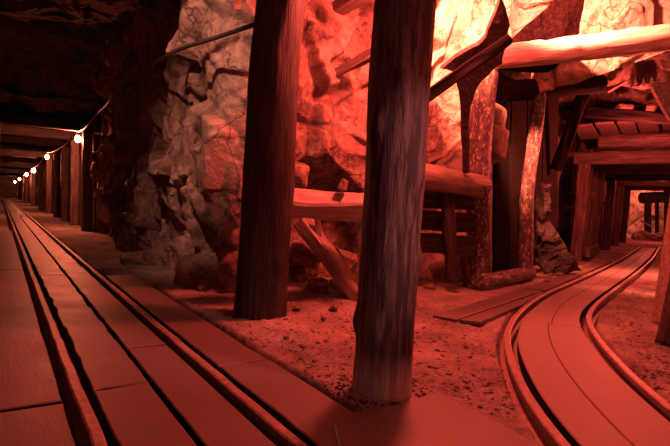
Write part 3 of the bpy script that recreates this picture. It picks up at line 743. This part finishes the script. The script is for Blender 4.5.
def sphere(c, r, sx=1, sz=1, nu=16, nv=10):
    V = []; Fc = []
    for i in range(nv + 1):
        th = math.pi * i / nv
        for j in range(nu):
            g = 2 * math.pi * j / nu; V.append((c[0] + r * sx * math.sin(th) * math.cos(g), c[1] + r * sx * math.sin(th) * math.sin(g), c[2] + r * sz * math.cos(th)))
    for i in range(nv):
        for j in range(nu):
            k = (j + 1) % nu; Fc.append((i * nu + j, (i + 1) * nu + j, (i + 1) * nu + k, i * nu + k))
    return V, Fc
bulbs = [(78, 139), (47, 157), (33.5, 170.5), (26.5, 174.5), (19.5, 179), (15, 182)]
bpos = []
for k, (x, y) in enumerate(bulbs):
    p0 = None
    best = None
    for s in np.linspace(10, 90, 1600):
        q = LT(s, .80, 2.6); d = q - CAM
        px = CX + F * (d @ rgt) / (d @ fwd); py = CY - F * (d @ upv) / (d @ fwd)
        e2 = (px - x) ** 2 + (py - y) ** 2
        if best is None or e2 < best[0]: best = (e2, s)
    Yd = LT(best[1], .80)[1]; p = at(x, y, Yd)
    bpos.append(p)
    R = .085 if k < 2 else .13
    b = empty('light_bulb', p, ['nearest and largest glowing bulb on the left tunnel timbers', 'second nearest glowing bulb along the left tunnel', 'third glowing bulb along the left tunnel', 'fourth glowing bulb along the left tunnel', 'fifth, small glowing bulb deep in the left tunnel', 'farthest, tiny glowing bulb deep in the left tunnel'][k], 'light bulb')
    V, Fc = sphere((0, 0, 0), R, 1, 1.2); o = mesh('globe', V, Fc, M['bulb'], b, True)
    V, Fc = sphere((0, 0, R * 1.5), R * .55, 1, 1.1); o = mesh('socket', V, Fc, M['socket'], b, True)
# supply cable sagging from bulb to bulb, then up over the rock
cp = [p + np.array([0, 0, .2]) for p in bpos[::-1]]
cpath = []
for a, b in zip(cp[:-1], cp[1:]):
    for t in np.linspace(0, 1, 10)[:-1]: cpath.append(a * (1 - t) + b * t + np.array([0, 0, -.25 * 4 * t * (1 - t) * .6]))
cpath.append(cp[-1])
for q in [at(85, 128, 13.0), at(97, 114, 11.5), at(107, 104, 10.3), at(113, 95, 9.6), at(130, 82, 8.4), at(150, 66, 7.0), at(178, 50, 5.5), at(215, 38, 5.0), at(262, 22, 4.62)]: cpath.append(q)
tag(tube('power_cable', smooth_path(cpath, 3), .022, M['cable']), 'black power cable strung from the tunnel bulbs up across the rock face', 'cable')

# ------------------------------------------------------------------ rubble
rocks = [ # px, py(base), w, h (px), label
 (318, 300, 30, 26, 'largest pale boulder in the rubble under the level squared timber'),
 (299, 292, 24, 34, 'tall boulder close right of the left post'),
 (338, 298, 26, 22, 'boulder in the rubble just left of the centre post'),
 (308, 270, 34, 34, 'upper boulder resting on the rubble below the level squared timber'),
 (345, 275, 20, 26, 'dark boulder high in the rubble beside the centre post'),
 (296, 312, 12, 9, 'small stone in front of the rubble heap, left one'),
 (333, 312, 14, 9, 'small stone in front of the rubble heap, beside the centre post'),
 (323, 323, 8, 7, 'lone round dark stone lying on the dirt left of the centre post'),
 (286, 341, 8, 6, 'small three-cornered stone on the dirt beside the narrow board'),
 (436, 282, 26, 34, 'boulder right of the centre post below the short peeled log'),
 (455, 284, 16, 20, 'small boulder at the left foot of the crooked log post'),
 (430, 292, 14, 9, 'low flat stone at the right side of the centre post, far behind it'),
 (212, 292, 24, 18, 'dark boulder at the foot of the rock face left of the left post'),
 (188, 285, 18, 14, 'small dark boulder at the foot of the rock face, farther left'),
 (548, 284, 10, 5, 'flat stone beside the root-like timber'),
]
for k, (x, y, w, h, lab) in enumerate(rocks):
    b = fl(x, y); Y = b[1]; sx = w / F * Y / 2; sz = h / F * Y / 2
    z = sz * .8
    if k == 3: b = at(x, 252, 5.85); z = b[2]
    if k == 4: b = at(x, 260, 5.75); z = b[2]
    o = boulder('rock', (b[0], b[1] + sx * .5, z), (sx * 1.1, sx * .9, sz * 1.15), M['rock'], 150 + k, 14)
    tag(o, lab, 'rock')

o = boulder('rock', at(343, 186, 5.12), (.10, .08, .09), M['rock'], 190, 14); tag(o, 'small stone lying on top of the level squared timber', 'rock')
# small gravel: uncountable litter
def gravel(name, count, region, smin, smax, label, seed, mat):
    rng = np.random.RandomState(seed); V = []; Fc = []
    base = np.array([(-1, -1, -.6), (1, -.8, -.6), (.9, 1, -.6), (-.8, .9, -.6), (-.7, -.6, .6), (.6, -.7, .5), (.7, .6, .7), (-.6, .7, .45)])
    fc = [(0, 3, 2, 1), (4, 5, 6, 7), (0, 1, 5, 4), (1, 2, 6, 5), (2, 3, 7, 6), (3, 0, 4, 7)]
    pts = region(rng, count)
    zf = floor_height(pts[:, 0], pts[:, 1])
    for (x, y), z in zip(pts, zf):
        s = smin + (smax - smin) * rng.rand() ** 4; an = rng.rand() * 6.3
        c, sn = math.cos(an), math.sin(an); sc = np.array([rng.uniform(.7, 1.5), rng.uniform(.6, 1.1), rng.uniform(.4, .9)]) * s
        b = (base + rng.randn(8, 3) * .18) * sc
        b = np.stack([b[:, 0] * c - b[:, 1] * sn, b[:, 0] * sn + b[:, 1] * c, b[:, 2]], 1)
        k = len(V); V.extend(b + np.array([x, y, z + s * .3])); Fc.extend([tuple(i + k for i in f) for f in fc])
    return tag(mesh(name, V, Fc, M[mat], None, False), label, 'gravel', kind='stuff')
def reg_mid(rng, n):
    out = []
    while len(out) < n:
        px, py = rng.uniform(200, 520), 285 + 150 * rng.rand() ** 1.3
        p = fl(px, py)[:2]; s, t = lt_of(p[0], p[1])
        if t < .48: continue
        d = np.linalg.norm(railL - p, axis=1).min()
        if d < .06: continue
        m = np.linalg.norm(railR - p, axis=1).min()
        if d + m < .8: continue
        if py > 385 + max(0, (px - 440)) * .55 and px > 330: continue
        if 433 < px < 545 and 284 < py < 324 and py < 345 - .1 * px + 28: continue
        out.append(p)
    return np.array(out)
gravel('gravel', 2600, reg_mid, .003, .016, 'fine gravel and wood chips scattered over the dirt between the tracks', 5, 'dirt')
def reg_right(rng, n):
    out = []
    while len(out) < n:
        px, py = rng.uniform(595, 680), rng.uniform(278, 410)
        p = fl(px, py)[:2]
        if np.linalg.norm(railR - p, axis=1).min() < .08 or np.linalg.norm(railL - p, axis=1).min() < .8: continue
        out.append(p)
    return np.array(out)
gravel('gravel', 700, reg_right, .003, .02, 'fine gravel on the dirt right of the curved track', 6, 'dirt')
def reg_post(rng, n):
    c = fl(382, 394)[:2]; a = rng.uniform(0, 6.3, n); r = .165 + .10 * rng.rand(n) ** 2
    return np.stack([c[0] + np.cos(a) * r * 1.25, c[1] + np.sin(a) * r], 1)
gravel('bark_litter', 420, reg_post, .003, .012, 'dark bark litter around the foot of the centre post', 7, 'dark')

# ------------------------------------------------------------------ light
RED = (1.0, .085, .06)
def point(name, loc, power, col, r=.05, spot=None, aim=None, blend=.6):
    l = bpy.data.lights.new(name, 'SPOT' if spot else 'POINT'); l.energy = power; l.color = col; l.shadow_soft_size = r
    o = bpy.data.objects.new(name, l); COL.objects.link(o); o.location = tuple(map(float, loc))
    if spot:
        l.spot_size = math.radians(spot); l.spot_blend = blend
        o.rotation_euler = (Vector(aim) - Vector(loc)).to_track_quat('-Z', 'Y').to_euler()
    return o
HOT = (1.0, .165, .09)
point('junction_lamp', at(447, -42, 4.8), 400, (1.0, .088, .06), .22)
point('wall_flood', at(434, -58, 5.75), 2700, HOT, .12, 88, tuple(at(470, 25, 7.2)), .4)
point('brow_flood', at(536, -50, 5.75), 2700, HOT, .12, 104, tuple(at(575, 14, 6.7)), .5)
point('camera_side_fill', (3.3, .9, 2.8), 80, (1.0, .075, .055), .25)  # added off-frame red fill for floor and timbers
point('rock_fill', (-2.0, 3.2, 3.7), 330, (1.0, .36, .25), .05, 50, (-1.55, 5.9, 2.15), .9)  # added off-frame fill spot for the left rock face
point('post_fill', (2.3, 1.3, 2.0), 165, (1.0, .25, .23), .05, 30, (.27, 2.74, 1.0), .8)  # added narrow fill spot for the centre post's front
for k, p in enumerate(bpos):
    q = p + np.array([TN[0], TN[1], 0]) * -.16 + np.array([0, 0, -.05])
    point('tunnel_bulb_light', q, [190, 150, 90, 80, 70, 70][k], (1.0, .17, .08), .05)
point('frame_fill', RT(-2.4, 1.3, 2.3), 175, RED, .08)  # added unseen red fill for the tunnel mouth and frames
point('frame_fill', RT(6.6, 1.4, 2.1), 40, RED, .08)  # second red fill, deeper among the frames
point('chamber_fill_lamp', RT(13.6, 1.4, 2.6), 160, RED, .1)
point('chamber_lamp', at(657, 183, 29.8), 420, (1.0, .17, .09), .1)
w = bpy.data.worlds.new('world'); SC.world = w; w.use_nodes = True
w.node_tree.nodes['Background'].inputs[0].default_value = (.9, 1.0, .85, 1)
w.node_tree.nodes['Background'].inputs[1].default_value = .09
